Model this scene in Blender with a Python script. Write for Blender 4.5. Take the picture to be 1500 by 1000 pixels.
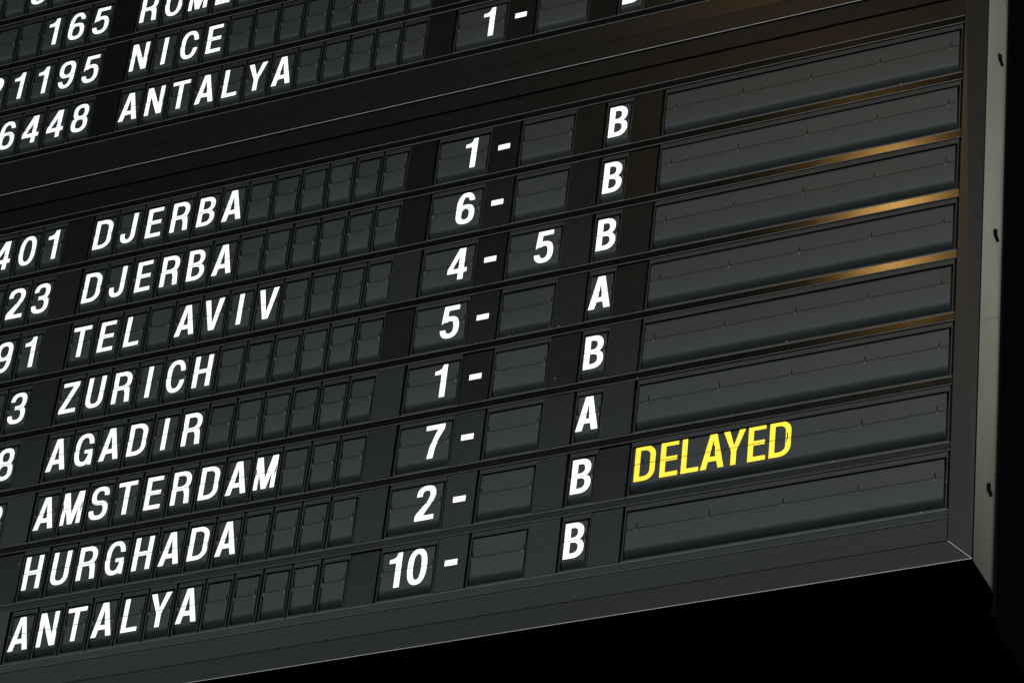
import bpy, bmesh, math, random
import numpy as np
from mathutils import Matrix, Vector
from mathutils.geometry import delaunay_2d_cdt

random.seed(7)
scene = bpy.context.scene
col = scene.collection
for o in list(bpy.data.objects):
    bpy.data.objects.remove(o)

# ------------------------------------------------------------------ camera
# world: X along the board, Y into the board, Z up; metres. Origin: foot of the bottom row.
cam_d = bpy.data.cameras.new('camera')
cam = bpy.data.objects.new('camera', cam_d)
col.objects.link(cam)
right = Vector((0.89956273, 0.42545229, 0.09887995))
down = Vector((-0.17498244, 0.55843562, -0.81088273))
fwd = Vector((-0.40021, 0.71213763, 0.57679455))
rot = Matrix((right, -down, -fwd)).transposed().to_4x4()
cam.matrix_world = Matrix.Translation((1.7637632, -3.48304584, -2.4171979)) @ rot
cam_d.sensor_fit = 'HORIZONTAL'
cam_d.sensor_width = 36
cam_d.lens = 5249.16 / 1500 * 36
cam_d.clip_start = 0.05
cam_d.clip_end = 100
scene.camera = cam

# ------------------------------------------------------------------ world and lamps of the hall
world = bpy.data.worlds.new('World')
scene.world = world
world.use_nodes = True
bg = world.node_tree.nodes['Background']
bg.inputs[0].default_value = (0.9, 1.0, 0.95, 1)
bg.inputs[1].default_value = 0.0012

def area_lamp(name, loc, target, w, h, watts, color, roll=0.0):
    d = bpy.data.lights.new(name, 'AREA')
    d.shape = 'RECTANGLE'; d.size = w; d.size_y = h
    d.energy = watts; d.color = color
    o = bpy.data.objects.new(name, d)
    o.location = loc
    v = Vector(target) - Vector(loc)
    o.rotation_euler = (v.to_track_quat('-Z', 'Y').to_matrix() @ Matrix.Rotation(roll, 3, 'Z')).to_euler()
    col.objects.link(o)
    return o

# the lamp that lights the board from the hall
area_lamp('hall_lamp', (2.7, -5.8, 1.0), (-0.1, 0, 0.4), 1.2, 0.7, 730, (0.96, 0.985, 1.0))
# wide dim area lamp, unseen, added for the sheen in the black paint
area_lamp('sheen_area_lamp', (-2.6, -5.0, 2.6), (-2.6, 0, 2.6), 8.0, 3.1, 56, (0.86, 0.98, 1.0))
# small warm lamp, mirrored in the rails of the remarks column
area_lamp('warm_lamp', (-1.34, -4.0, 4.23), (0.3, 0, 0.6), 0.16, 0.34, 3.7, (1.0, 0.54, 0.14), math.radians(-16))

vs = scene.view_settings
vs.view_transform = 'Standard'
vs.look = 'None'
vs.exposure = 0.0
vs.gamma = 1.0
vs.use_curve_mapping = False
scene.render.resolution_x = 1024
scene.render.resolution_y = 682

# ------------------------------------------------------------------ materials
def mat(name, base, rough, spec=0.5, metal=0.0, vary=0.0, grain=0.0, grain_scale=300, rough_vary=0.0, bump=0.0):
    m = bpy.data.materials.new(name)
    m.use_nodes = True
    nt = m.node_tree
    b = nt.nodes['Principled BSDF']
    b.inputs['Base Color'].default_value = (*base, 1)
    b.inputs['Roughness'].default_value = rough
    b.inputs['Metallic'].default_value = metal
    b.inputs['Specular IOR Level'].default_value = spec
    tc = nt.nodes.new('ShaderNodeTexCoord')
    oi = nt.nodes.new('ShaderNodeObjectInfo')
    last = None
    if vary or grain:
        mul = nt.nodes.new('ShaderNodeMath'); mul.operation = 'MULTIPLY_ADD'
        nt.links.new(oi.outputs['Random'], mul.inputs[0])
        mul.inputs[1].default_value = 2 * vary; mul.inputs[2].default_value = 1 - vary
        fac = mul.outputs[0]
        if grain:
            nz = nt.nodes.new('ShaderNodeTexNoise')
            nz.noise_dimensions = '4D'
            nz.inputs['Scale'].default_value = grain_scale
            nz.inputs['Detail'].default_value = 5
            nz.inputs['Roughness'].default_value = 0.65
            nt.links.new(tc.outputs['Object'], nz.inputs['Vector'])
            w = nt.nodes.new('ShaderNodeMath'); w.operation = 'MULTIPLY'; w.inputs[1].default_value = 37.0
            nt.links.new(oi.outputs['Random'], w.inputs[0])
            nt.links.new(w.outputs[0], nz.inputs['W'])
            g = nt.nodes.new('ShaderNodeMath'); g.operation = 'MULTIPLY_ADD'
            nt.links.new(nz.outputs['Fac'], g.inputs[0])
            g.inputs[1].default_value = 2 * grain; g.inputs[2].default_value = 1 - grain
            g2 = nt.nodes.new('ShaderNodeMath'); g2.operation = 'MULTIPLY'
            nt.links.new(fac, g2.inputs[0]); nt.links.new(g.outputs[0], g2.inputs[1])
            fac = g2.outputs[0]
        mx = nt.nodes.new('ShaderNodeVectorMath'); mx.operation = 'SCALE'
        mx.inputs[0].default_value = base
        nt.links.new(fac, mx.inputs['Scale'])
        nt.links.new(mx.outputs[0], b.inputs['Base Color'])
    if rough_vary or bump:
        nz2 = nt.nodes.new('ShaderNodeTexNoise')
        nz2.inputs['Scale'].default_value = 45
        nz2.inputs['Detail'].default_value = 6
        nt.links.new(tc.outputs['Object'], nz2.inputs['Vector'])
        if rough_vary:
            a = nt.nodes.new('ShaderNodeMath'); a.operation = 'MULTIPLY_ADD'
            nt.links.new(nz2.outputs['Fac'], a.inputs[0])
            a.inputs[1].default_value = 2 * rough_vary; a.inputs[2].default_value = rough - rough_vary
            nt.links.new(a.outputs[0], b.inputs['Roughness'])
        if bump:
            bp = nt.nodes.new('ShaderNodeBump')
            bp.inputs['Strength'].default_value = bump
            bp.inputs['Distance'].default_value = 0.002
            nt.links.new(nz2.outputs['Fac'], bp.inputs['Height'])
            nt.links.new(bp.outputs[0], b.inputs['Normal'])
    return m

M_FLAP = mat('flap_black_plastic', (0.0100, 0.0122, 0.0122), 0.36, 0.5, vary=0.10, grain=0.16, grain_scale=160, rough_vary=0.06)
M_HOUSING = mat('housing_black_plastic', (0.0062, 0.0072, 0.0069), 0.36, 0.45, vary=0.10, grain=0.2, grain_scale=200, rough_vary=0.06)
M_PANEL = mat('panel_black_paint', (0.0016, 0.0018, 0.0016), 0.22, 0.5, vary=0.30, grain=0.25, grain_scale=120, rough_vary=0.05, bump=0.010)
M_RAIL = mat('rail_black_anodised', (0.0018, 0.0021, 0.0019), 0.11, 0.5, grain=0.25, grain_scale=90, rough_vary=0.02, bump=0.003)
M_FRAME = mat('frame_black_anodised', (0.0020, 0.0023, 0.0021), 0.28, 0.5, grain=0.25, grain_scale=60, rough_vary=0.04, bump=0.002)
M_EDGE = mat('edge_highlight', (0.055, 0.058, 0.054), 0.40, 0.5, grain=0.45, grain_scale=70)  # paler colour paints in the highlight along rail and window lip edges
M_ALU = mat('bare_aluminium', (0.17, 0.175, 0.175), 0.5, 0.5, grain=0.45, grain_scale=60)
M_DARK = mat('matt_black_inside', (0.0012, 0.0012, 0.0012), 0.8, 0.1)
M_UNDER = mat('underside_black', (0.0006, 0.0006, 0.0006), 0.7, 0.05)
M_PIN = mat('hinge_steel', (0.050, 0.053, 0.048), 0.4, 0.5, vary=0.35)
M_WHITE = mat('white_print', (0.86, 0.875, 0.90), 0.5, 0.3, grain=0.03, grain_scale=250)
M_YELLOW = mat('yellow_print', (0.82, 0.58, 0.035), 0.5, 0.3, grain=0.04, grain_scale=250)
M_SPECK = mat('pale_dust', (0.4, 0.4, 0.38), 0.8, 0.2, vary=0.4)

def beige_material():
    m = mat('beige_side_paint', (0.36, 0.355, 0.27), 0.5, 0.35)
    nt = m.node_tree; b = nt.nodes['Principled BSDF']
    tc = nt.nodes.new('ShaderNodeTexCoord')
    mp = nt.nodes.new('ShaderNodeMapping'); mp.inputs['Scale'].default_value = (1, 1, 0.45)
    nt.links.new(tc.outputs['Object'], mp.inputs[0])
    n1 = nt.nodes.new('ShaderNodeTexNoise'); n1.inputs['Scale'].default_value = 14; n1.inputs['Detail'].default_value = 8
    n1.inputs['Roughness'].default_value = 0.6
    nt.links.new(mp.outputs[0], n1.inputs['Vector'])
    cr = nt.nodes.new('ShaderNodeValToRGB')
    cr.color_ramp.elements[0].position = 0.3; cr.color_ramp.elements[0].color = (0.235, 0.23, 0.175, 1)
    cr.color_ramp.elements[1].position = 0.72; cr.color_ramp.elements[1].color = (0.30, 0.295, 0.24, 1)
    nt.links.new(n1.outputs['Fac'], cr.inputs[0])
    # one slanting darker line across the paint (object z against y)
    sep = nt.nodes.new('ShaderNodeSeparateXYZ'); nt.links.new(tc.outputs['Object'], sep.inputs[0])
    a = nt.nodes.new('ShaderNodeMath'); a.operation = 'MULTIPLY_ADD'
    nt.links.new(sep.outputs['Y'], a.inputs[0]); a.inputs[1].default_value = -0.785; a.inputs[2].default_value = -0.3575
    s = nt.nodes.new('ShaderNodeMath'); s.operation = 'ADD'
    nt.links.new(sep.outputs['Z'], s.inputs[0]); nt.links.new(a.outputs[0], s.inputs[1])
    ab = nt.nodes.new('ShaderNodeMath'); ab.operation = 'ABSOLUTE'; nt.links.new(s.outputs[0], ab.inputs[0])
    mr = nt.nodes.new('ShaderNodeMapRange')
    mr.inputs['From Min'].default_value = 0.0; mr.inputs['From Max'].default_value = 0.0042
    mr.inputs['To Min'].default_value = 0.80; mr.inputs['To Max'].default_value = 1.0
    nt.links.new(ab.outputs[0], mr.inputs['Value'])
    sc = nt.nodes.new('ShaderNodeVectorMath'); sc.operation = 'SCALE'
    nt.links.new(cr.outputs[0], sc.inputs[0]); nt.links.new(mr.outputs[0], sc.inputs['Scale'])
    nt.links.new(sc.outputs[0], b.inputs['Base Color'])
    return m
M_STRIP = mat('strip_black_paint', (0.0018, 0.0021, 0.0019), 0.26, 0.5, grain=0.25, grain_scale=80, rough_vary=0.04, bump=0.002)
M_BEIGE = beige_material()

# ------------------------------------------------------------------ mesh helpers (all sizes in millimetres)
MM = 0.001
class MB:
    def __init__(self):
        self.v = []; self.f = []; self.m = []
    def face(self, pts, mi=0):
        i = len(self.v); self.v += pts; self.f.append(list(range(i, i + len(pts)))); self.m.append(mi)
    def box(self, x0, x1, y0, y1, z0, z1, mi=0):
        i = len(self.v)
        self.v += [(x0, y0, z0), (x1, y0, z0), (x1, y1, z0), (x0, y1, z0), (x0, y0, z1), (x1, y0, z1), (x1, y1, z1), (x0, y1, z1)]
        for q in ((0, 3, 2, 1), (4, 5, 6, 7), (0, 1, 5, 4), (1, 2, 6, 5), (2, 3, 7, 6), (3, 0, 4, 7)):
            self.f.append([i + k for k in q]); self.m.append(mi)
    def bevel_plate(self, x0, x1, z0, z1, yf, yb, c, mi=0, me=0):
        """plate facing -Y with a chamfer c round its front edge"""
        i = len(self.v)
        self.v += [(x0 + c, yf, z0 + c), (x1 - c, yf, z0 + c), (x1 - c, yf, z1 - c), (x0 + c, yf, z1 - c),
                   (x0, yf + c, z0), (x1, yf + c, z0), (x1, yf + c, z1), (x0, yf + c, z1),
                   (x0, yb, z0), (x1, yb, z0), (x1, yb, z1), (x0, yb, z1)]
        self.f.append([i, i + 1, i + 2, i + 3]); self.m.append(mi)
        for k in range(4):
            n = (k + 1) % 4
            self.f.append([i + 4 + k, i + 4 + n, i + n, i + k]); self.m.append(me)
            self.f.append([i + 8 + k, i + 8 + n, i + 4 + n, i + 4 + k]); self.m.append(mi)
        self.f.append([i + 11, i + 10, i + 9, i + 8]); self.m.append(mi)
    def extrude_x(self, prof, x0, x1, mis):
        """closed profile of (y, z) swept along X; mis = material for each profile edge"""
        n = len(prof); i = len(self.v)
        self.v += [(x0, y, z) for y, z in prof] + [(x1, y, z) for y, z in prof]
        for k in range(n):
            l = (k + 1) % n
            self.f.append([i + k, i + l, i + n + l, i + n + k]); self.m.append(mis[k])
        self.f.append([i + k for k in range(n)][::-1]); self.m.append(mis[0])
        self.f.append([i + n + k for k in range(n)]); self.m.append(mis[0])
    def mesh(self, name, mats):
        me = bpy.data.meshes.new(name)
        me.from_pydata([(a * MM, b * MM, c * MM) for a, b, c in self.v], [], self.f)
        for m in mats: me.materials.append(m)
        for p, k in zip(me.polygons, self.m): p.material_index = k
        bm = bmesh.new(); bm.from_mesh(me)
        bmesh.ops.recalc_face_normals(bm, faces=bm.faces)
        bm.to_mesh(me); bm.free()
        me.update()
        return me

def add(name, me, parent, loc=(0, 0, 0), rx=0.0, rz=0.0, label=None):
    o = bpy.data.objects.new(name, me)
    col.objects.link(o)
    o.parent = parent
    o.location = (loc[0] * MM, loc[1] * MM, loc[2] * MM)
    o.rotation_euler = (rx, 0, rz)
    if label: o['label'] = label
    return o

# ------------------------------------------------------------------ lettering: signed-distance strokes -> outlines -> mesh
GH = 54.3        # cap height
def _poly(pts):
    P = np.array(pts, float)
    def f(x, y):
        d = np.full(x.shape, 1e9); s = np.ones(x.shape)
        n = len(P)
        for i in range(n):
            a = P[i]; b = P[i - 1]
            ex, ey = b - a; wx, wy = x - a[0], y - a[1]
            t = np.clip((wx * ex + wy * ey) / (ex * ex + ey * ey), 0, 1)
            d = np.minimum(d, (wx - ex * t) ** 2 + (wy - ey * t) ** 2)
            c1 = y >= a[1]; c2 = y < b[1]; c3 = ex * wy > ey * wx
            s = np.where((c1 & c2 & c3) | (~c1 & ~c2 & ~c3), -s, s)
        return s * np.sqrt(d)
    return f
def _box(x0, y0, x1, y1):
    return lambda x, y: np.maximum(np.maximum(x0 - x, x - x1), np.maximum(y0 - y, y - y1))
def _se(x0, y0, x1, y1, n=2.45):
    cx, cy, a, b = (x0 + x1) / 2, (y0 + y1) / 2, (x1 - x0) / 2, (y1 - y0) / 2
    return lambda x, y: ((np.abs((x - cx) / a) ** n + np.abs((y - cy) / b) ** n + 1e-12) ** (1 / n) - 1) * min(a, b)
def _rr(x0, y0, x1, y1, r):
    """box whose two right-hand corners are rounded"""
    def f(x, y):
        qx = x - (x1 - r); qy = np.abs(y - (y0 + y1) / 2) - ((y1 - y0) / 2 - r)
        d = np.minimum(np.maximum(qx, qy), 0) + np.hypot(np.maximum(qx, 0), np.maximum(qy, 0)) - r
        return np.maximum(d, x0 - x)
    return f
def _u(*fs): return lambda x, y: np.minimum.reduce([f(x, y) for f in fs])
def _i(*fs): return lambda x, y: np.maximum.reduce([f(x, y) for f in fs])
def _sub(a, *bs): return lambda x, y: np.maximum.reduce([a(x, y)] + [-b(x, y) for b in bs])
def _ring(x0, y0, x1, y1, s, h, n=2.45): return _sub(_se(x0, y0, x1, y1, n), _se(x0 + s, y0 + h, x1 - s, y1 - h, n))
BIG = 200

def glyph_field(ch, s, h):
    H = GH
    if ch == 'A':
        W = 32.5; k = s * 1.12
        t0, t1 = W / 2 - s * .62, W / 2 + s * .62
        body = _poly([(0, 0), (t0, H), (t1, H), (W, 0), (W - k, 0), (W - k - 2.3, 11.2), (k + 2.3, 11.2), (k, 0)])
        return _sub(body, _poly([(k + 4.0, 18.6), (W - k - 4.0, 18.6), (W / 2, H - 10.5)])), W
    if ch == 'B':
        W = 28.5
        return _sub(_u(_rr(0, 25.5, W - 1.4, H, 13.2), _rr(0, 0, W, 30.6, 14.2)),
                    _rr(s, 31.6, W - 1.4 - s, H - h, 6.4), _rr(s, h, W - s, 24.2, 7.4)), W
    if ch == 'C':
        W = 30.5
        return _sub(_ring(0, -.6, W, H + .6, s, h), _box(W / 2, 19.5, 60, 35.2)), W
    if ch == 'D':
        W = 30
        return _sub(_rr(0, 0, W, H, 15.5), _rr(s, h, W - s, H - h, 9)), W
    if ch == 'E':
        W = 26
        return _u(_box(0, 0, s, H), _box(0, 0, W, h), _box(0, H - h, W - .6, H), _box(0, 24.2, W - 1.6, 24.2 + h)), W
    if ch == 'G':
        W = 31
        return _u(_sub(_ring(0, -.6, W, H + .6, s, h), _box(W / 2, 20, 60, 36.2)), _box(16.5, 20.5, W - .4, 27.3), _box(W - 6.2, 0, W - .4, 27)), W
    if ch == 'H':
        W = 29
        return _u(_box(0, 0, s, H), _box(W - s, 0, W, H), _box(0, 23.8, W, 23.8 + h)), W
    if ch == 'I':
        return _box(0, 0, s, H), s
    if ch == 'J':
        W = 25
        return _u(_box(W - s, 14, W, H), _i(_ring(0, -.6, W, 32, s, h), _box(-9, -9, 60, 15.5)), _box(0, 12.5, s, 18)), W
    if ch == 'L':
        W = 25.5
        return _u(_box(0, 0, s, H), _box(0, 0, W, h)), W
    if ch == 'M':
        W = 34; k = s * .92
        return _u(_box(0, 0, k, H), _box(W - k, 0, W, H),
                  _poly([(0, H), (k * 1.35, H), (W / 2 + k * .55, 0), (W / 2 - k * .55, 0)]),
                  _poly([(W, H), (W - k * 1.35, H), (W / 2 - k * .55, 0), (W / 2 + k * .55, 0)])), W
    if ch == 'N':
        W = 30
        return _u(_box(0, 0, s * .95, H), _box(W - s * .95, 0, W, H), _poly([(0, H), (s * 1.15, H), (W, 0), (W - s * 1.15, 0)])), W
    if ch in 'O0':
        W = 31 if ch == 'O' else 29
        return _ring(0, -.6, W, H + .6, s, h), W
    if ch == 'R':
        W = 30
        leg = _poly([(W - s - 7.5, 28), (W - 4.2, 28), (W - 1.7, 20), (W, 0), (W - s * 1.08, 0), (W - s * 1.2, 15.5), (W - s - 4.2, 22)])
        return _u(_sub(_u(_rr(0, 22.5, W - .6, H, 14), _box(0, 0, s, H)), _rr(s, 22.5 + h, W - .6 - s, H - h, 7.4)), leg), W
    if ch == 'S':
        W = 30; m = 31.2
        up = _i(_ring(1, m - h, W - 1, H + .6, s, h), _u(_box(-9, -9, W / 2, 90), _box(-9, 39.5, 90, 90)))
        lo = _i(_ring(0, -.6, W, m, s, h), _u(_box(W / 2, -9, 90, 90), _box(-9, -9, 90, 15.5)))
        return _u(up, lo), W
    if ch == 'T':
        W = 30.5
        return _u(_box(0, H - h, W, H), _box(W / 2 - s / 2, 0, W / 2 + s / 2, H)), W
    if ch == 'U':
        W = 29
        return _u(_box(0, 15, s, H), _box(W - s, 15, W, H), _i(_ring(0, -.6, W, 34, s, h), _box(-9, -9, 60, 17))), W
    if ch == 'V':
        W = 32; k = s * 1.12
        return _sub(_poly([(0, H), (k, H), (W / 2, 11.5), (W - k, H), (W, H), (W / 2 + s * .62, 0), (W / 2 - s * .62, 0)])), W
    if ch == 'Y':
        W = 32.5; k = s * 1.16
        return _poly([(0, H), (k, H), (W / 2, 30), (W - k, H), (W, H), (W / 2 + s / 2, 21.5), (W / 2 + s / 2, 0), (W / 2 - s / 2, 0), (W / 2 - s / 2, 21.5)]), W
    if ch == 'Z':
        W = 28
        return _u(_box(0, 0, W, h), _box(.8, H - h, W, H), _poly([(0, 0), (0, h), (W - s * 1.2, H - h + .5), (W, H), (W, H - h), (s * 1.2, h - .5)])), W
    if ch == '1':
        W = 18.5
        return _poly([(W - s, 0), (W, 0), (W, H), (W - 6.6, H), (W - 8.2, 48.8), (6.6, 45.8), (0, 44.9), (0, 38.6), (W - s, 38.6)]), W
    if ch == '2':
        W = 28.5
        arc = _i(_ring(0, 25.4, W, H + .6, s, h), _u(_box(-9, 38.5, 90, 90), _box(W / 2, 36.5, 90, 90)))
        dia = _poly([(0, 0), (0, 7.5), (2.2, 12.2), (16.8, 29.2), (W - s, 37.5), (W, 38.8), (W - 2.4, 30.4), (13.2, 10), (10.8, 0)])
        return _u(arc, dia, _box(0, 0, W, h)), W
    if ch == '3':
        W = 29
        up = _i(_ring(.8, 24.4, W - .9, H + .6, s, h), _u(_box(W / 2, -9, 90, 90), _box(-9, 39.6, 90, 90)))
        lo = _i(_ring(0, -.6, W, 31.6, s, h), _u(_box(W / 2, -9, 90, 90), _box(-9, -9, 90, 14.6)))
        return _u(up, lo, _box(9.5, 24.6, 15.5, 31.4)), W
    if ch == '4':
        W = 30
        return _sub(_poly([(0, 11.8), (0, 19.6), (15.4, H), (25.2, H), (25.2, 19.4), (W, 19.4), (W, 11.8), (25.2, 11.8), (25.2, 0), (25.2 - s, 0), (25.2 - s, 11.8)]),
                    _poly([(7.4, 19.4), (25.2 - s, 19.4), (25.2 - s, 39.8)])), W
    if ch == '5':
        W = 29
        bowl = _i(_ring(0, -.6, W, 36.4, s, h), _u(_box(W / 2, -9, 90, 90), _box(-9, -9, 90, 14.2), _box(6, 26, 90, 90)))
        return _u(bowl, _box(4.2, H - h, W - 1.6, H), _poly([(4.2, H), (4.2 + s * .9, H), (2.2 + s * .95, 27.5), (1.6, 24.8)])), W
    if ch in '69':
        W = 29
        f = _u(_ring(0, -.6, W, 33.6, s, h), _i(_ring(0, -.6, W, H + .6, s, h), _u(_box(-9, 16, W / 2, 90), _box(-9, 40, 90, 90))))
        if ch == '9':
            g = f
            f = lambda x, y: g(W - x, GH - y)
        return f, W
    if ch == '7':
        W = 28.5
        return _u(_box(0, H - h, W, H), _poly([(W - s * 1.15, H - 6), (W, H - 6), (W, H - h), (W - 7.5, 32), (W - 12, 16), (W - 13.8, 0), (W - 13.8 - s * 1.1, 0), (W - 20.4, 18), (W - 15, 34)])), W
    if ch == '8':
        W = 29
        return _u(_ring(1, 24.4, W - 1, H + .6, s, h), _ring(0, -.6, W, 31.6, s, h)), W
    raise KeyError(ch)

def contours(field, x0, x1, y0, y1, st=0.4):
    nx = int((x1 - x0) / st) + 2; ny = int((y1 - y0) / st) + 2
    X, Y = np.meshgrid(x0 + st * np.arange(nx) + 0.0137, y0 + st * np.arange(ny) + 0.0171)
    F = field(X, Y)
    F = np.where(np.abs(F) < 1e-5, 1e-5, F)
    S = F < 0
    nxt = {}; pos = {}
    def pt(key):
        if key not in pos:
            d, i, j = key
            i2, j2 = (i, j + 1) if d == 0 else (i + 1, j)
            t = F[i, j] / (F[i, j] - F[i2, j2])
            pos[key] = (X[i, j] + (X[i2, j2] - X[i, j]) * t, Y[i, j] + (Y[i2, j2] - Y[i, j]) * t)
        return key
    c = S[:-1, :-1].astype(int) + 2 * S[:-1, 1:] + 4 * S[1:, 1:] + 8 * S[1:, :-1]
    T = {1: [(3, 0)], 2: [(0, 1)], 3: [(3, 1)], 4: [(1, 2)], 5: [(3, 0), (1, 2)], 6: [(0, 2)], 7: [(3, 2)], 8: [(2, 3)], 9: [(2, 0)],
         10: [(0, 1), (2, 3)], 11: [(2, 1)], 12: [(1, 3)], 13: [(1, 0)], 14: [(0, 3)]}
    for i, j in zip(*np.nonzero((c > 0) & (c < 15))):
        e = [(0, i, j), (1, i, j + 1), (0, i + 1, j), (1, i, j)]
        for a, b in T[int(c[i, j])]:
            nxt[pt(e[a])] = pt(e[b])
    loops = []; seen = set()
    for k in nxt:
        if k in seen: continue
        lp = []; q = k
        while q not in seen and q in nxt:
            seen.add(q); lp.append(pos[q]); q = nxt[q]
        if len(lp) > 5: loops.append(lp)
    return loops

def simplify(lp, tol):
    P = np.array(lp); n = len(P)
    far = int(np.argmax(np.hypot(*(P - P[0]).T)))
    keep = {0, far}
    stack = [(0, far), (far, n)]
    Q = np.vstack([P, P[:1]])
    while stack:
        a, b = stack.pop()
        if b - a < 2: continue
        d = Q[b] - Q[a]; L = math.hypot(*d) + 1e-9
        w = Q[a + 1:b] - Q[a]
        dist = np.abs(w[:, 0] * d[1] - w[:, 1] * d[0]) / L
        k = int(np.argmax(dist))
        if dist[k] > tol:
            m = a + 1 + k; keep.add(m); stack += [(a, m), (m, b)]
    return [tuple(P[k]) for k in sorted(keep) if k < n]

def field_mesh(name, field, bounds, material, y=0.0):
    loops = [simplify(l, 0.10) for l in contours(field, *bounds)]
    vs_, es = [], []
    for l in loops:
        if len(l) < 3: continue
        i = len(vs_); n = len(l)
        vs_ += [Vector(p) for p in l]
        es += [(i + k, i + (k + 1) % n) for k in range(n)]
    ov, _, of, *_r = delaunay_2d_cdt(vs_, es, [], 1, 1e-5)
    P = np.array([(v.x, v.y) for v in ov])
    faces = []
    for t in of:
        c = P[list(t)].mean(axis=0)
        if field(np.array([c[0]]), np.array([c[1]]))[0] < 0: faces.append(list(t))
    me = bpy.data.meshes.new(name)
    # front sheet plus thickness is not needed for print: one thin film 0.25 mm off the flap
    me.from_pydata([(p[0] * MM, y * MM, p[1] * MM) for p in P], [], faces)
    me.materials.append(material)
    bm = bmesh.new(); bm.from_mesh(me)
    for f in bm.faces:
        if f.normal.y > 0: f.normal_flip()
    bm.to_mesh(me); bm.free()
    return me

# ------------------------------------------------------------------ board dimensions (mm)
PITCH = 100.0                                  # rows
D = 3.8                                        # flaps lie this far behind the face
SPLIT, LBASE = 61.5, 34.7                      # hinge line and letter foot above the row's foot
NX = {i: -939.0 + 44.95 * i for i in range(-7, 12)}   # letter cells: -7..-2 flight number, -1 filler, 0..11 destination
X_FILL1, X_NUM1, X_DASH, X_NUM2, X_FILL2, X_GATE, X_FILL3, X_STATUS, X_END = -444.6 + 44.95, -355.6, -266.4, -221.6, -133.4, -88.8, -45.0, 0.4, 443.4
X_LEFT = -1500.0
IN_R, OUT_R = 446.8, 479.0

def slots_for(w, status):
    if status: return [20.0 - 0.4 + 101.3 * k for k in range(5)]
    return [6.6, w - 8.3] if w > 60 else [5.2, w - 7.2] if w < 44.5 else [5.6, w - 8.4]

def faceplate(w):
    """module front: header, rims and lip round the window, walls going back"""
    m = MB()
    gx = 3.2                                   # dark gap left of the module
    ox0, ox1, oz0, oz1 = gx + 1.1, w - 1.7, 15.4, 91.2
    yf, yb = 0.7, 9.0
    x0, x1, z0, z1 = gx, w - 0.3, 12.2, 98.4
    c = 0.35
    # front ring, as four quads
    o = [(x0, z0), (x1, z0), (x1, z1), (x0, z1)]
    i = [(ox0, oz0), (ox1, oz0), (ox1, oz1), (ox0, oz1)]
    ic = [(ox0 + c, oz0 + c), (ox1 - c, oz0 + c), (ox1 - c, oz1 - c), (ox0 + c, oz1 - c)]
    for k in range(4):
        n = (k + 1) % 4
        m.face([(o[k][0], yf, o[k][1]), (o[n][0], yf, o[n][1]), (i[n][0], yf, i[n][1]), (i[k][0], yf, i[k][1])], 0)
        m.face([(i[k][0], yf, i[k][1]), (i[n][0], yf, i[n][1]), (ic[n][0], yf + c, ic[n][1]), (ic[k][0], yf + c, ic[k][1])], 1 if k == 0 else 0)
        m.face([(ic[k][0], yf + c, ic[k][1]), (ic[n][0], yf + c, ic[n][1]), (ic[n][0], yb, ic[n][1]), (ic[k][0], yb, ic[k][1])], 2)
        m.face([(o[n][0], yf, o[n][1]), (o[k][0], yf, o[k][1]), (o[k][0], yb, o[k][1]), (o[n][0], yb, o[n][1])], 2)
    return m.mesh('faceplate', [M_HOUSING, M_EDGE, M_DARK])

def upper_flap(w, status):
    """flap above the hinge line, notched for the hinge hooks; origin on the hinge line"""
    m = MB()
    x0, x1 = 3.8, w - 6.0
    zt = 33.0
    sl = slots_for(w, status); hw, sh = 0.75, 8.2
    xs = [x0]
    for s in sl: xs += [s - hw, s + hw]
    xs.append(x1)
    zb = 0.35
    for k in range(0, len(xs) - 1):
        lo = zb if k % 2 == 0 else sh
        m.face([(xs[k], D, lo), (xs[k + 1], D, lo), (xs[k + 1], D, zt), (xs[k], D, zt)])
    t = 0.7
    m.face([(x0, D, zb), (x1, D, zb), (x1, D + t, zb), (x0, D + t, zb)])
    me = m.mesh('upper_flap', [M_FLAP])
    return me

def lower_flap(w):
    m = MB()
    x0, x1 = 3.8, w - 6.0
    prof = [(D + .05, -0.45), (D + .10, -28.5), (D + .45, -30.8), (D + 1.5, -33.2), (D + 3.4, -35.8), (D + 6.2, -38.2), (D + 9.6, -40.2), (D + 14, -41.8)]
    for k in range(len(prof) - 1):
        a, b = prof[k], prof[k + 1]
        m.face([(x0, b[0], b[1]), (x1, b[0], b[1]), (x1, a[0], a[1]), (x0, a[0], a[1])])
    me = m.mesh('lower_flap', [M_FLAP])
    bm = bmesh.new(); bm.from_mesh(me); bmesh.ops.remove_doubles(bm, verts=bm.verts, dist=1e-6); bmesh.ops.recalc_face_normals(bm, faces=bm.faces)
    if sum(f.normal.y for f in bm.faces) > 0: bmesh.ops.reverse_faces(bm, faces=bm.faces)
    bm.to_mesh(me); bm.free()
    for p in me.polygons: p.use_smooth = True
    return me

def hinge_mesh():
    """hook seen in the notch of the upper flap, with the bright lug hanging under it; origin on the hinge line"""
    m = MB()
    pr = [(-.75, 8.2), (-.75, -.3), (-.95, -.7), (-.95, -6.3), (-.05, -6.3), (-.05, -.7), (.75, -.3), (.75, 8.2)]
    yf = [1.2, 1.2, -.9, -.9, -.9, -.9, 1.2, 1.2]
    def q(a, b, c, d, mi): m.face([(pr[k][0], D + yf[k], pr[k][1]) for k in (a, b, c, d)], mi)
    q(0, 1, 6, 7, 0); q(1, 2, 5, 6, 0); q(2, 3, 4, 5, 1)
    for k in range(8):
        l = (k + 1) % 8
        y2 = 1.9
        m.face([(pr[k][0], D + yf[k], pr[k][1]), (pr[l][0], D + yf[l], pr[l][1]), (pr[l][0], D + y2, pr[l][1]), (pr[k][0], D + y2, pr[k][1])], 1 if k in (2, 3, 4) else 0)
    return m.mesh('hinge', [M_DARK, M_PIN])
HINGE = hinge_mesh()

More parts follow.
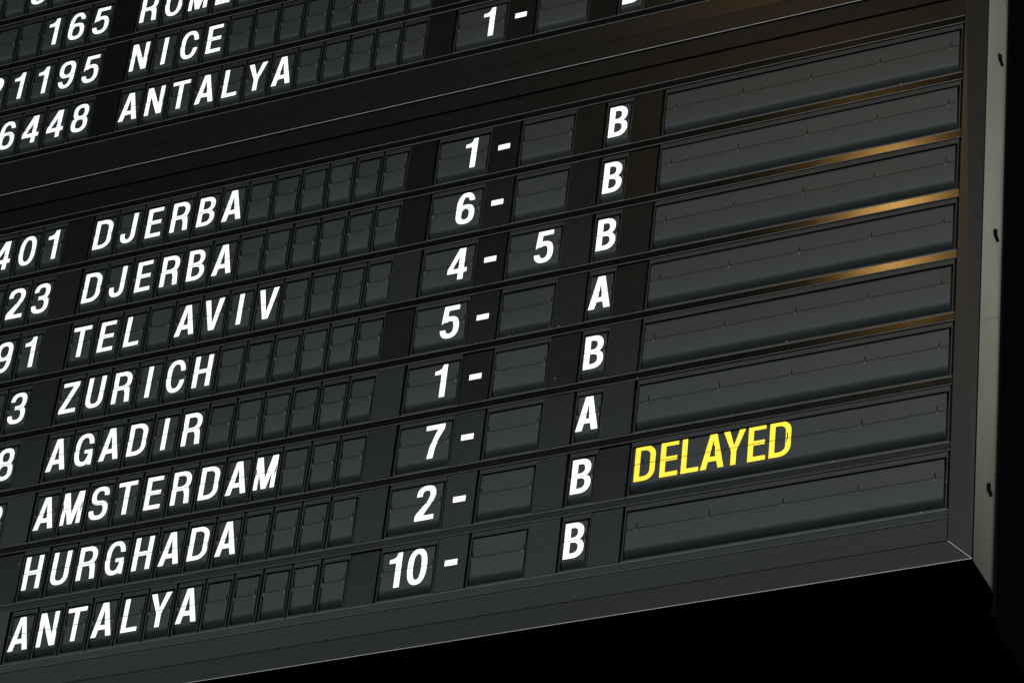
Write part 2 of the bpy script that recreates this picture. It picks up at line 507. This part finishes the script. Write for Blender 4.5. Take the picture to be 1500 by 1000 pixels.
CW = 44.95
TYPES = {}
for key, w, st in (('letter', CW, False), ('number', 88.6, False), ('gate', 44.0, False), ('status', 443.0, True)):
    TYPES[key] = dict(w=w, face=faceplate(w), up=upper_flap(w, st), lo=lower_flap(w), hi=slots_for(w, st), split=SPLIT + (2.7 if st else 0))
MODULE_NAME = dict(letter='letter_module', number='number_module', gate='gate_module', status='remark_module')

glyph_cache = {}
def text_mesh(key, items, kind, material, name='letter'):
    """items: (char, centre x, x scale). Print cut by the hinge line and notches of that kind of module; origin on hinge line."""
    if key in glyph_cache: return glyph_cache[key]
    t = TYPES[kind]
    s, h = (8.4, 7.7) if kind in ('number', 'gate') else (7.45, 6.9)
    fields = []; lo, hi = 1e9, -1e9
    base = LBASE - SPLIT
    for ch, cx, kx in items:
        f, W = glyph_field(ch, s / kx, h)
        x_off = cx - W * kx / 2
        fields.append(lambda x, y, f=f, x_off=x_off, kx=kx: f((x - x_off) / kx, y - base))
        lo = min(lo, x_off); hi = max(hi, x_off + W * kx)
    u = _u(*fields)
    cuts = [_box(a - .8, -.6, a + .8, 8.3) for a in slots_for(t['w'], kind == 'status')]
    cuts += [_box(a - 1.0, -6.4, a, 0) for a in slots_for(t['w'], kind == 'status')]
    cuts.append(_box(-99, -.45, 999, .35))
    fld = _sub(u, *cuts)
    me = field_mesh(name, fld, (lo - 1.5, hi + 1.5, base - 2, base + GH + 2), material, D - 0.28)
    glyph_cache[key] = me
    return me

def module(board, kind, x, zrow, chars=None, text_key=None, material=None, text_name='letter', text_label=None):
    t = TYPES[kind]
    o = add(MODULE_NAME[kind], t['face'], board, (x + random.uniform(-.25, .25), random.uniform(-.15, .25), zrow + random.uniform(-.25, .25)),
            rx=math.radians(random.gauss(0, .25)), rz=math.radians(random.gauss(0, .12 if kind != 'status' else .02)))
    rx = math.radians(random.gauss(0, .7)); rz = math.radians(random.gauss(0, .35 if kind == 'letter' else .1 if kind != 'status' else 0))
    z = t['split']
    add('upper_flap', t['up'], o, (0, 0, z), rx, rz)
    add('lower_flap', t['lo'], o, (0, 0, z), rx + math.radians(random.uniform(-.3, .3)) * (0 if chars else 1), rz)
    for hx in t['hi']:
        add('hinge', HINGE, o, (hx, math.sin(rz) * hx, z), rx, rz)
    if chars:
        add(text_name, text_mesh(text_key, chars, kind, material or M_WHITE, text_name), o, (0, 0, z), rx, rz, label=text_label)
    return o

def panel_mesh(w):
    m = MB(); m.bevel_plate(0.5, w - 0.25, 13.2, 98.0, 0.0, 3.0, 0.3, 0, 0)
    return m.mesh('panel', [M_PANEL])
PANELS = {}
def panel(board, x0, x1, zrow, name='blank_panel'):
    w = round(x1 - x0, 1)
    if w not in PANELS: PANELS[w] = panel_mesh(w)
    return add(name, PANELS[w], board, (x0, random.uniform(-.2, .3), zrow), rx=math.radians(random.gauss(0.1, .75)), rz=math.radians(random.gauss(0, .5 if w < 60 else .05)))

def _dash():
    m = MB(); m.box(-9.2, 9.2, -.3, -.05, -4.5, 4.5)
    return m.mesh('dash', [M_WHITE])
DASH = _dash()

def rail_mesh(x0, x1):
    """rail between two rows: foot at z = 0"""
    m = MB()
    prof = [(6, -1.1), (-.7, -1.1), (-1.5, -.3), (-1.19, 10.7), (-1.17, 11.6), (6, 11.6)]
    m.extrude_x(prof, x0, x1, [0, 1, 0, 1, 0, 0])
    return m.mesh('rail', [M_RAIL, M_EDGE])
RAIL = rail_mesh(X_LEFT + 30, IN_R - .6)

def frame_bar(poly, front, trim=False):
    """mitred bar: poly = (x, z) corners, front = y of the front at each corner"""
    m = MB(); n = len(poly); back = 3.6
    m.face([(x, y, z) for (x, z), y in zip(poly, front)])
    for k in range(n):
        l = (k + 1) % n
        m.face([(poly[k][0], front[k], poly[k][1]), (poly[l][0], front[l], poly[l][1]), (poly[l][0], back, poly[l][1]), (poly[k][0], back, poly[k][1])])
    return m.mesh('frame_bar', [M_FRAME])

def strip_bar(a, b, wid, normal_xz, yoff=-.25, th=.9, name='edge_trim', material=None):
    """thin metal strip from a to b (x, y, z), wid across in the xz plane"""
    m = MB()
    nx, nz = normal_xz
    p = [(a[0], a[1] + yoff, a[2]), (b[0], b[1] + yoff, b[2])]
    q = [(x + nx * wid, y, z + nz * wid) for x, y, z in p]
    m.face([p[0], p[1], q[1], q[0]])
    for e, f in ((p[0], p[1]), (p[1], q[1]), (q[1], q[0]), (q[0], p[0])):
        m.face([e, f, (f[0], f[1] + th, f[2]), (e[0], e[1] + th, e[2])])
    return m.mesh(name, [material or M_ALU])

def slab(name, x0, x1, y0, y1, z0, z1, material):
    m = MB(); m.box(x0, x1, y0, y1, z0, z1)
    return m.mesh(name, [material])

# ------------------------------------------------------------------ one cabinet
def cabinet(name, label, z0, rows, strip_top, foot, loc_z):
    """z0: foot of the bottom row; rows listed from the bottom upwards"""
    board = bpy.data.objects.new(name, None)
    col.objects.link(board)
    board.location = (0, 0, loc_z * MM)
    board['label'] = label
    board['category'] = 'departure board'
    board['group'] = 'sections of the departures display'
    z = z0 - loc_z
    n = len(rows)
    top_in = z + n * PITCH + strip_top
    bot_in, bot = z - 35.0, z - foot
    top = top_in + 32.0
    # carcase
    add('back_plate', slab('back_plate', X_LEFT + 20, IN_R + 2, 18, 22, bot_in - 5, top_in + 5, M_DARK), board)
    add('rear_housing', slab('rear_housing', X_LEFT + 30, 452, 94, 330, bot + 1.5, top - .5, M_UNDER), board)
    add('inner_carcase', slab('inner_carcase', X_LEFT + 6, 456, 31, 96, bot + 1.2, top - .3, M_UNDER), board)
    # frame, mitred; its outer edge stands 3 mm proud
    fo, fi = -1.6, -0.6
    xl, xli = X_LEFT, X_LEFT + 32
    b = add('frame_bar', frame_bar([(xl, bot), (OUT_R, bot), (IN_R, bot_in), (xli, bot_in)], [fo, fo, fi, fi]), board)
    add('edge_trim', strip_bar((xl, fo, bot), (OUT_R, fo, bot), 0.85, (0, 1)), b)
    add('mitre_joint', strip_bar((IN_R, fi, bot_in), (OUT_R, fo, bot), .75, (.7, .7)), b)
    r = add('frame_bar', frame_bar([(OUT_R, bot), (OUT_R, top), (IN_R, top_in), (IN_R, bot_in)], [fo, 1.2, fi, fi]), board)
    add('frame_bar', frame_bar([(OUT_R, top), (xl, top), (xli, top_in), (IN_R, top_in)], [1.2, 1.2, fi, fi]), board)
    add('frame_bar', frame_bar([(xl, top), (xl, bot), (xli, bot_in), (xli, top_in)], [1.2, fo, fi, fi]), board)
    # cover strips above and below the rows
    m = MB(); m.bevel_plate(xli + 1.2, IN_R - 1.2, bot_in + 1.3, z - .9, 0.2, 4, .4)
    add('cover_strip', m.mesh('cover_strip', [M_STRIP]), board)
    m = MB(); m.bevel_plate(xli + 1.2, IN_R - 1.2, z + n * PITCH + 12.4, top_in - 1.3, 0.2, 4, .4)
    zl = z + n * PITCH + 12.4
    m.v = [(a, b_ + (c_ - zl) * math.tan(math.radians(2.6)), c_) for a, b_, c_ in m.v]
    add('cover_strip', m.mesh('cover_strip', [M_STRIP]), board)
    for k in range(n + 1):
        add('rail', RAIL, board, (0, 0, z + k * PITCH), rx=math.radians(random.gauss(0, .12)))
    # rows
    for k, row in enumerate(rows):
        zr = z + k * PITCH
        zw = z0 + k * PITCH
        def seen(x0, x1):                                   # cells the photograph shows something of
            return x1 > row.get('from', -9999) and x0 < row.get('to', 9999)
        flight = row.get('flight', '').rjust(6)
        for i in range(6):
            x = NX[i - 7]
            if not seen(x, x + CW): continue
            ch = flight[i]
            module(board, 'letter', x, zr, None if ch == ' ' else [(ch, 21.0, 1.0)], ch, text_name='digit')
        first = max(row.get('from', -1468), NX[-7])
        if first > X_LEFT + 40:
            xs = [NX[i] for i in range(-7, 0) if NX[i] + CW > row.get('from', -9999)]
            x_end = xs[0]
            if x_end > xli + 5: panel(board, xli + 2, x_end, zr)
        panel(board, NX[-1], NX[0], zr)
        dest = row['dest'].ljust(12)
        for i in range(12):
            if not seen(NX[i], NX[i] + CW): continue
            ch = dest[i]
            module(board, 'letter', NX[i], zr, None if ch == ' ' else [(ch, 21.0, 1.0)], ch)
        if row.get('to', 9999) < X_FILL1:
            panel(board, row['to'] + 1, IN_R - 3, zr)
            continue
        panel(board, X_FILL1, X_NUM1, zr)
        def num(txt):
            if not txt: return None, None
            if len(txt) == 2: return [(txt[0], 25.2, 1.0), (txt[1], 58.6, 1.0)], 'n' + txt
            return [(txt, 58.6 if txt != '1' else 55.6, 1.0)], 'n' + txt
        a, ka = num(row['n1']); module(board, 'number', X_NUM1, zr, a, ka, text_name='digit')
        d = panel(board, X_DASH, X_NUM2, zr, 'dash_panel')
        add('dash', DASH, d, (22.0, 0, 56.6))
        a, ka = num(row['n2']); module(board, 'number', X_NUM2, zr, a, ka, text_name='digit')
        panel(board, X_FILL2, X_GATE, zr)
        module(board, 'gate', X_GATE, zr, [(row['gate'], 20.9, 1.0)], 'g' + row['gate'])
        panel(board, X_FILL3, X_STATUS, zr)
        if row.get('remark'):
            items = [('D', 23.0, .97), ('E', 57.6, .98), ('L', 87.4, .97), ('A', 118.9, 1.02), ('Y', 148.4, .97), ('E', 180.4, .95), ('D', 212.6, .99)]
            module(board, 'status', X_STATUS, zr, items, 'DELAYED', M_YELLOW, text_name='remark_text', text_label='yellow lettering reading DELAYED')
        else:
            module(board, 'status', X_STATUS, zr)
    # side cover: painted sheet with a rounded rear edge
    m = MB(); pr = [(3.8, OUT_R), (64.0, OUT_R)]
    R_ = 82.0
    for k in range(1, 17):
        a = math.radians(2.5 * k)
        pr.append((64 + R_ * math.sin(a), OUT_R - R_ + R_ * math.cos(a)))
    zs0, zs1 = bot + .3, top - .6
    for (ya, xa), (yb, xb) in zip(pr[:-1], pr[1:]):
        m.face([(xa, ya, zs0), (xb, yb, zs0), (xb, yb, zs1), (xa, ya, zs1)])
        m.face([(xa - 1.5, ya, zs0), (xb - 1.5, yb, zs0), (xb, yb, zs0), (xa, ya, zs0)])
        m.face([(xa - 1.5, ya, zs1), (xb - 1.5, yb, zs1), (xb, yb, zs1), (xa, ya, zs1)])
    me = m.mesh('side_cover', [M_BEIGE])
    bm = bmesh.new(); bm.from_mesh(me); bmesh.ops.remove_doubles(bm, verts=bm.verts, dist=1e-6)
    for f in bm.faces: f.smooth = abs(f.normal.z) < .5
    bmesh.ops.recalc_face_normals(bm, faces=bm.faces); bm.to_mesh(me); bm.free()
    sd = add('side_cover', me, board, label='beige painted side cover with dark punched slots')
    for cz in (68.0, 467.0, 767.0):
        if not (z0 - 20 < cz + (0 if loc_z < 500 else 947) < z0 + n * PITCH): continue
        m = MB()
        pts = [(42.3, 0), (47.5, 7), (59.5, 13.5), (59.6, 6), (67.5, 0), (56, -9.6), (44.5, -6.5)]
        x = OUT_R + .12
        m.face([(x, a, b_) for a, b_ in pts])
        for i in range(len(pts)):
            p, q = pts[i], pts[(i + 1) % len(pts)]
            m.face([(x, p[0], p[1]), (x, q[0], q[1]), (x - .1, q[0], q[1]), (x - .1, p[0], p[1])])
        add('slot', m.mesh('slot', [M_DARK]), sd, (0, 0, cz - (0 if loc_z < 500 else 0) - (loc_z if loc_z < 500 else 0)))
    # flange of the rear housing
    add('rear_flange', slab('rear_flange', 452, 460, 139, 142, bot + 2, top - 1, M_UNDER), board)
    return board, bot

DJ = dict
lower_rows = [   # bottom row first
    DJ(dest='ANTALYA', n1='10', n2='', gate='B', **{'from': -1010}),
    DJ(dest='HURGHADA', n1='2', n2='', gate='B', remark=True, **{'from': -1010}),
    DJ(dest='AMSTERDAM', n1='7', n2='', gate='A', flight='2', **{'from': -1040}),
    DJ(dest='AGADIR', n1='1', n2='', gate='B', flight='8', **{'from': -1060}),
    DJ(dest='ZURICH', n1='5', n2='', gate='A', flight='3', **{'from': -1090}),
    DJ(dest='TEL AVIV', n1='4', n2='5', gate='B', flight='91', **{'from': -1100}),
    DJ(dest='DJERBA', n1='6', n2='', gate='B', flight='23', **{'from': -1130}),
    DJ(dest='DJERBA', n1='1', n2='', gate='B', flight='401', **{'from': -1150}),
]
upper_rows = [
    DJ(dest='ANTALYA', n1='1', n2='', gate='B', flight='6448'),
    DJ(dest='NICE', n1='', n2='', gate='B', flight='21195'),
    DJ(dest='ROME', n1='', n2='', gate='A', flight='165', to=-440),
    DJ(dest='', n1='', n2='', gate='A', flight='6100', to=-990),
]
lower, foot_z = cabinet('departure_board', 'lower section of black split-flap departures board, eight flight rows, one remark reading DELAYED in yellow',
                        0.0, lower_rows, 48.3, 67.0, -67.0)
upper, _ = cabinet('departure_board', 'upper section of black split-flap departures board, standing on the section with the yellow DELAYED remark',
                   947.5, upper_rows, 48.3, 66.8, 880.9)

# bolts under the lower section
def bolt_mesh():
    m = MB(); n = 8
    for k in range(n):
        a, b = 2 * math.pi * k / n, 2 * math.pi * (k + 1) / n
        p, q = (4 * math.cos(a), 4 * math.sin(a)), (4 * math.cos(b), 4 * math.sin(b))
        m.face([(p[0], p[1], 0), (q[0], q[1], 0), (q[0] * .7, q[1] * .7, -2.6), (p[0] * .7, p[1] * .7, -2.6)])
        m.face([(p[0] * .7, p[1] * .7, -2.6), (q[0] * .7, q[1] * .7, -2.6), (0, 0, -3.2)])
    return m.mesh('bolt', [M_ALU])
BOLT = bolt_mesh()
for x, y in ((418, 207), (189, 163)):
    add('bolt', BOLT, lower, (x, y, 1.5))

FLECKS = [(-199.1, 0.0, 415.4, 0.7), (-139.4, 0.0, 417.4, 0.6), (-124.7, 0.0, 414.2, 1.0), (2.9, -1.6, 300.8, 0.7), (-120.9, 0.0, 327.1, 0.8), (214.2, 0.0, 315.9, 0.9), (288.3, 0.0, 113.6, 0.8), (409.6, 0.0, 13.8, 0.8), (357.6, 0.0, 714.5, 0.6), (435.0, -1.6, 699.6, 0.6), (-942.8, 0.0, 179.1, 0.8), (-179.8, 0.0, 428.5, 0.6), (155.2, 0.0, 499.1, 0.6), (442.1, 0.0, 53.1, 0.7)]
# flecks of dust lying on the rails of the lower section (x, z above the bottom row, size)
for x, y, z, r in FLECKS:
    m = MB()
    k = [(r, 0, 0), (0, 0, r * .8), (-r * .9, 0, 0), (0, 0, -r * .7)]
    for i in range(4):
        m.face([k[i], k[(i + 1) % 4], (0, -r * .6, 0)])
        m.face([k[(i + 1) % 4], k[i], (0, r * .6, 0)])
    add('dust_fleck', m.mesh('dust_fleck', [M_SPECK]), lower, (x, y, z + 67.0))
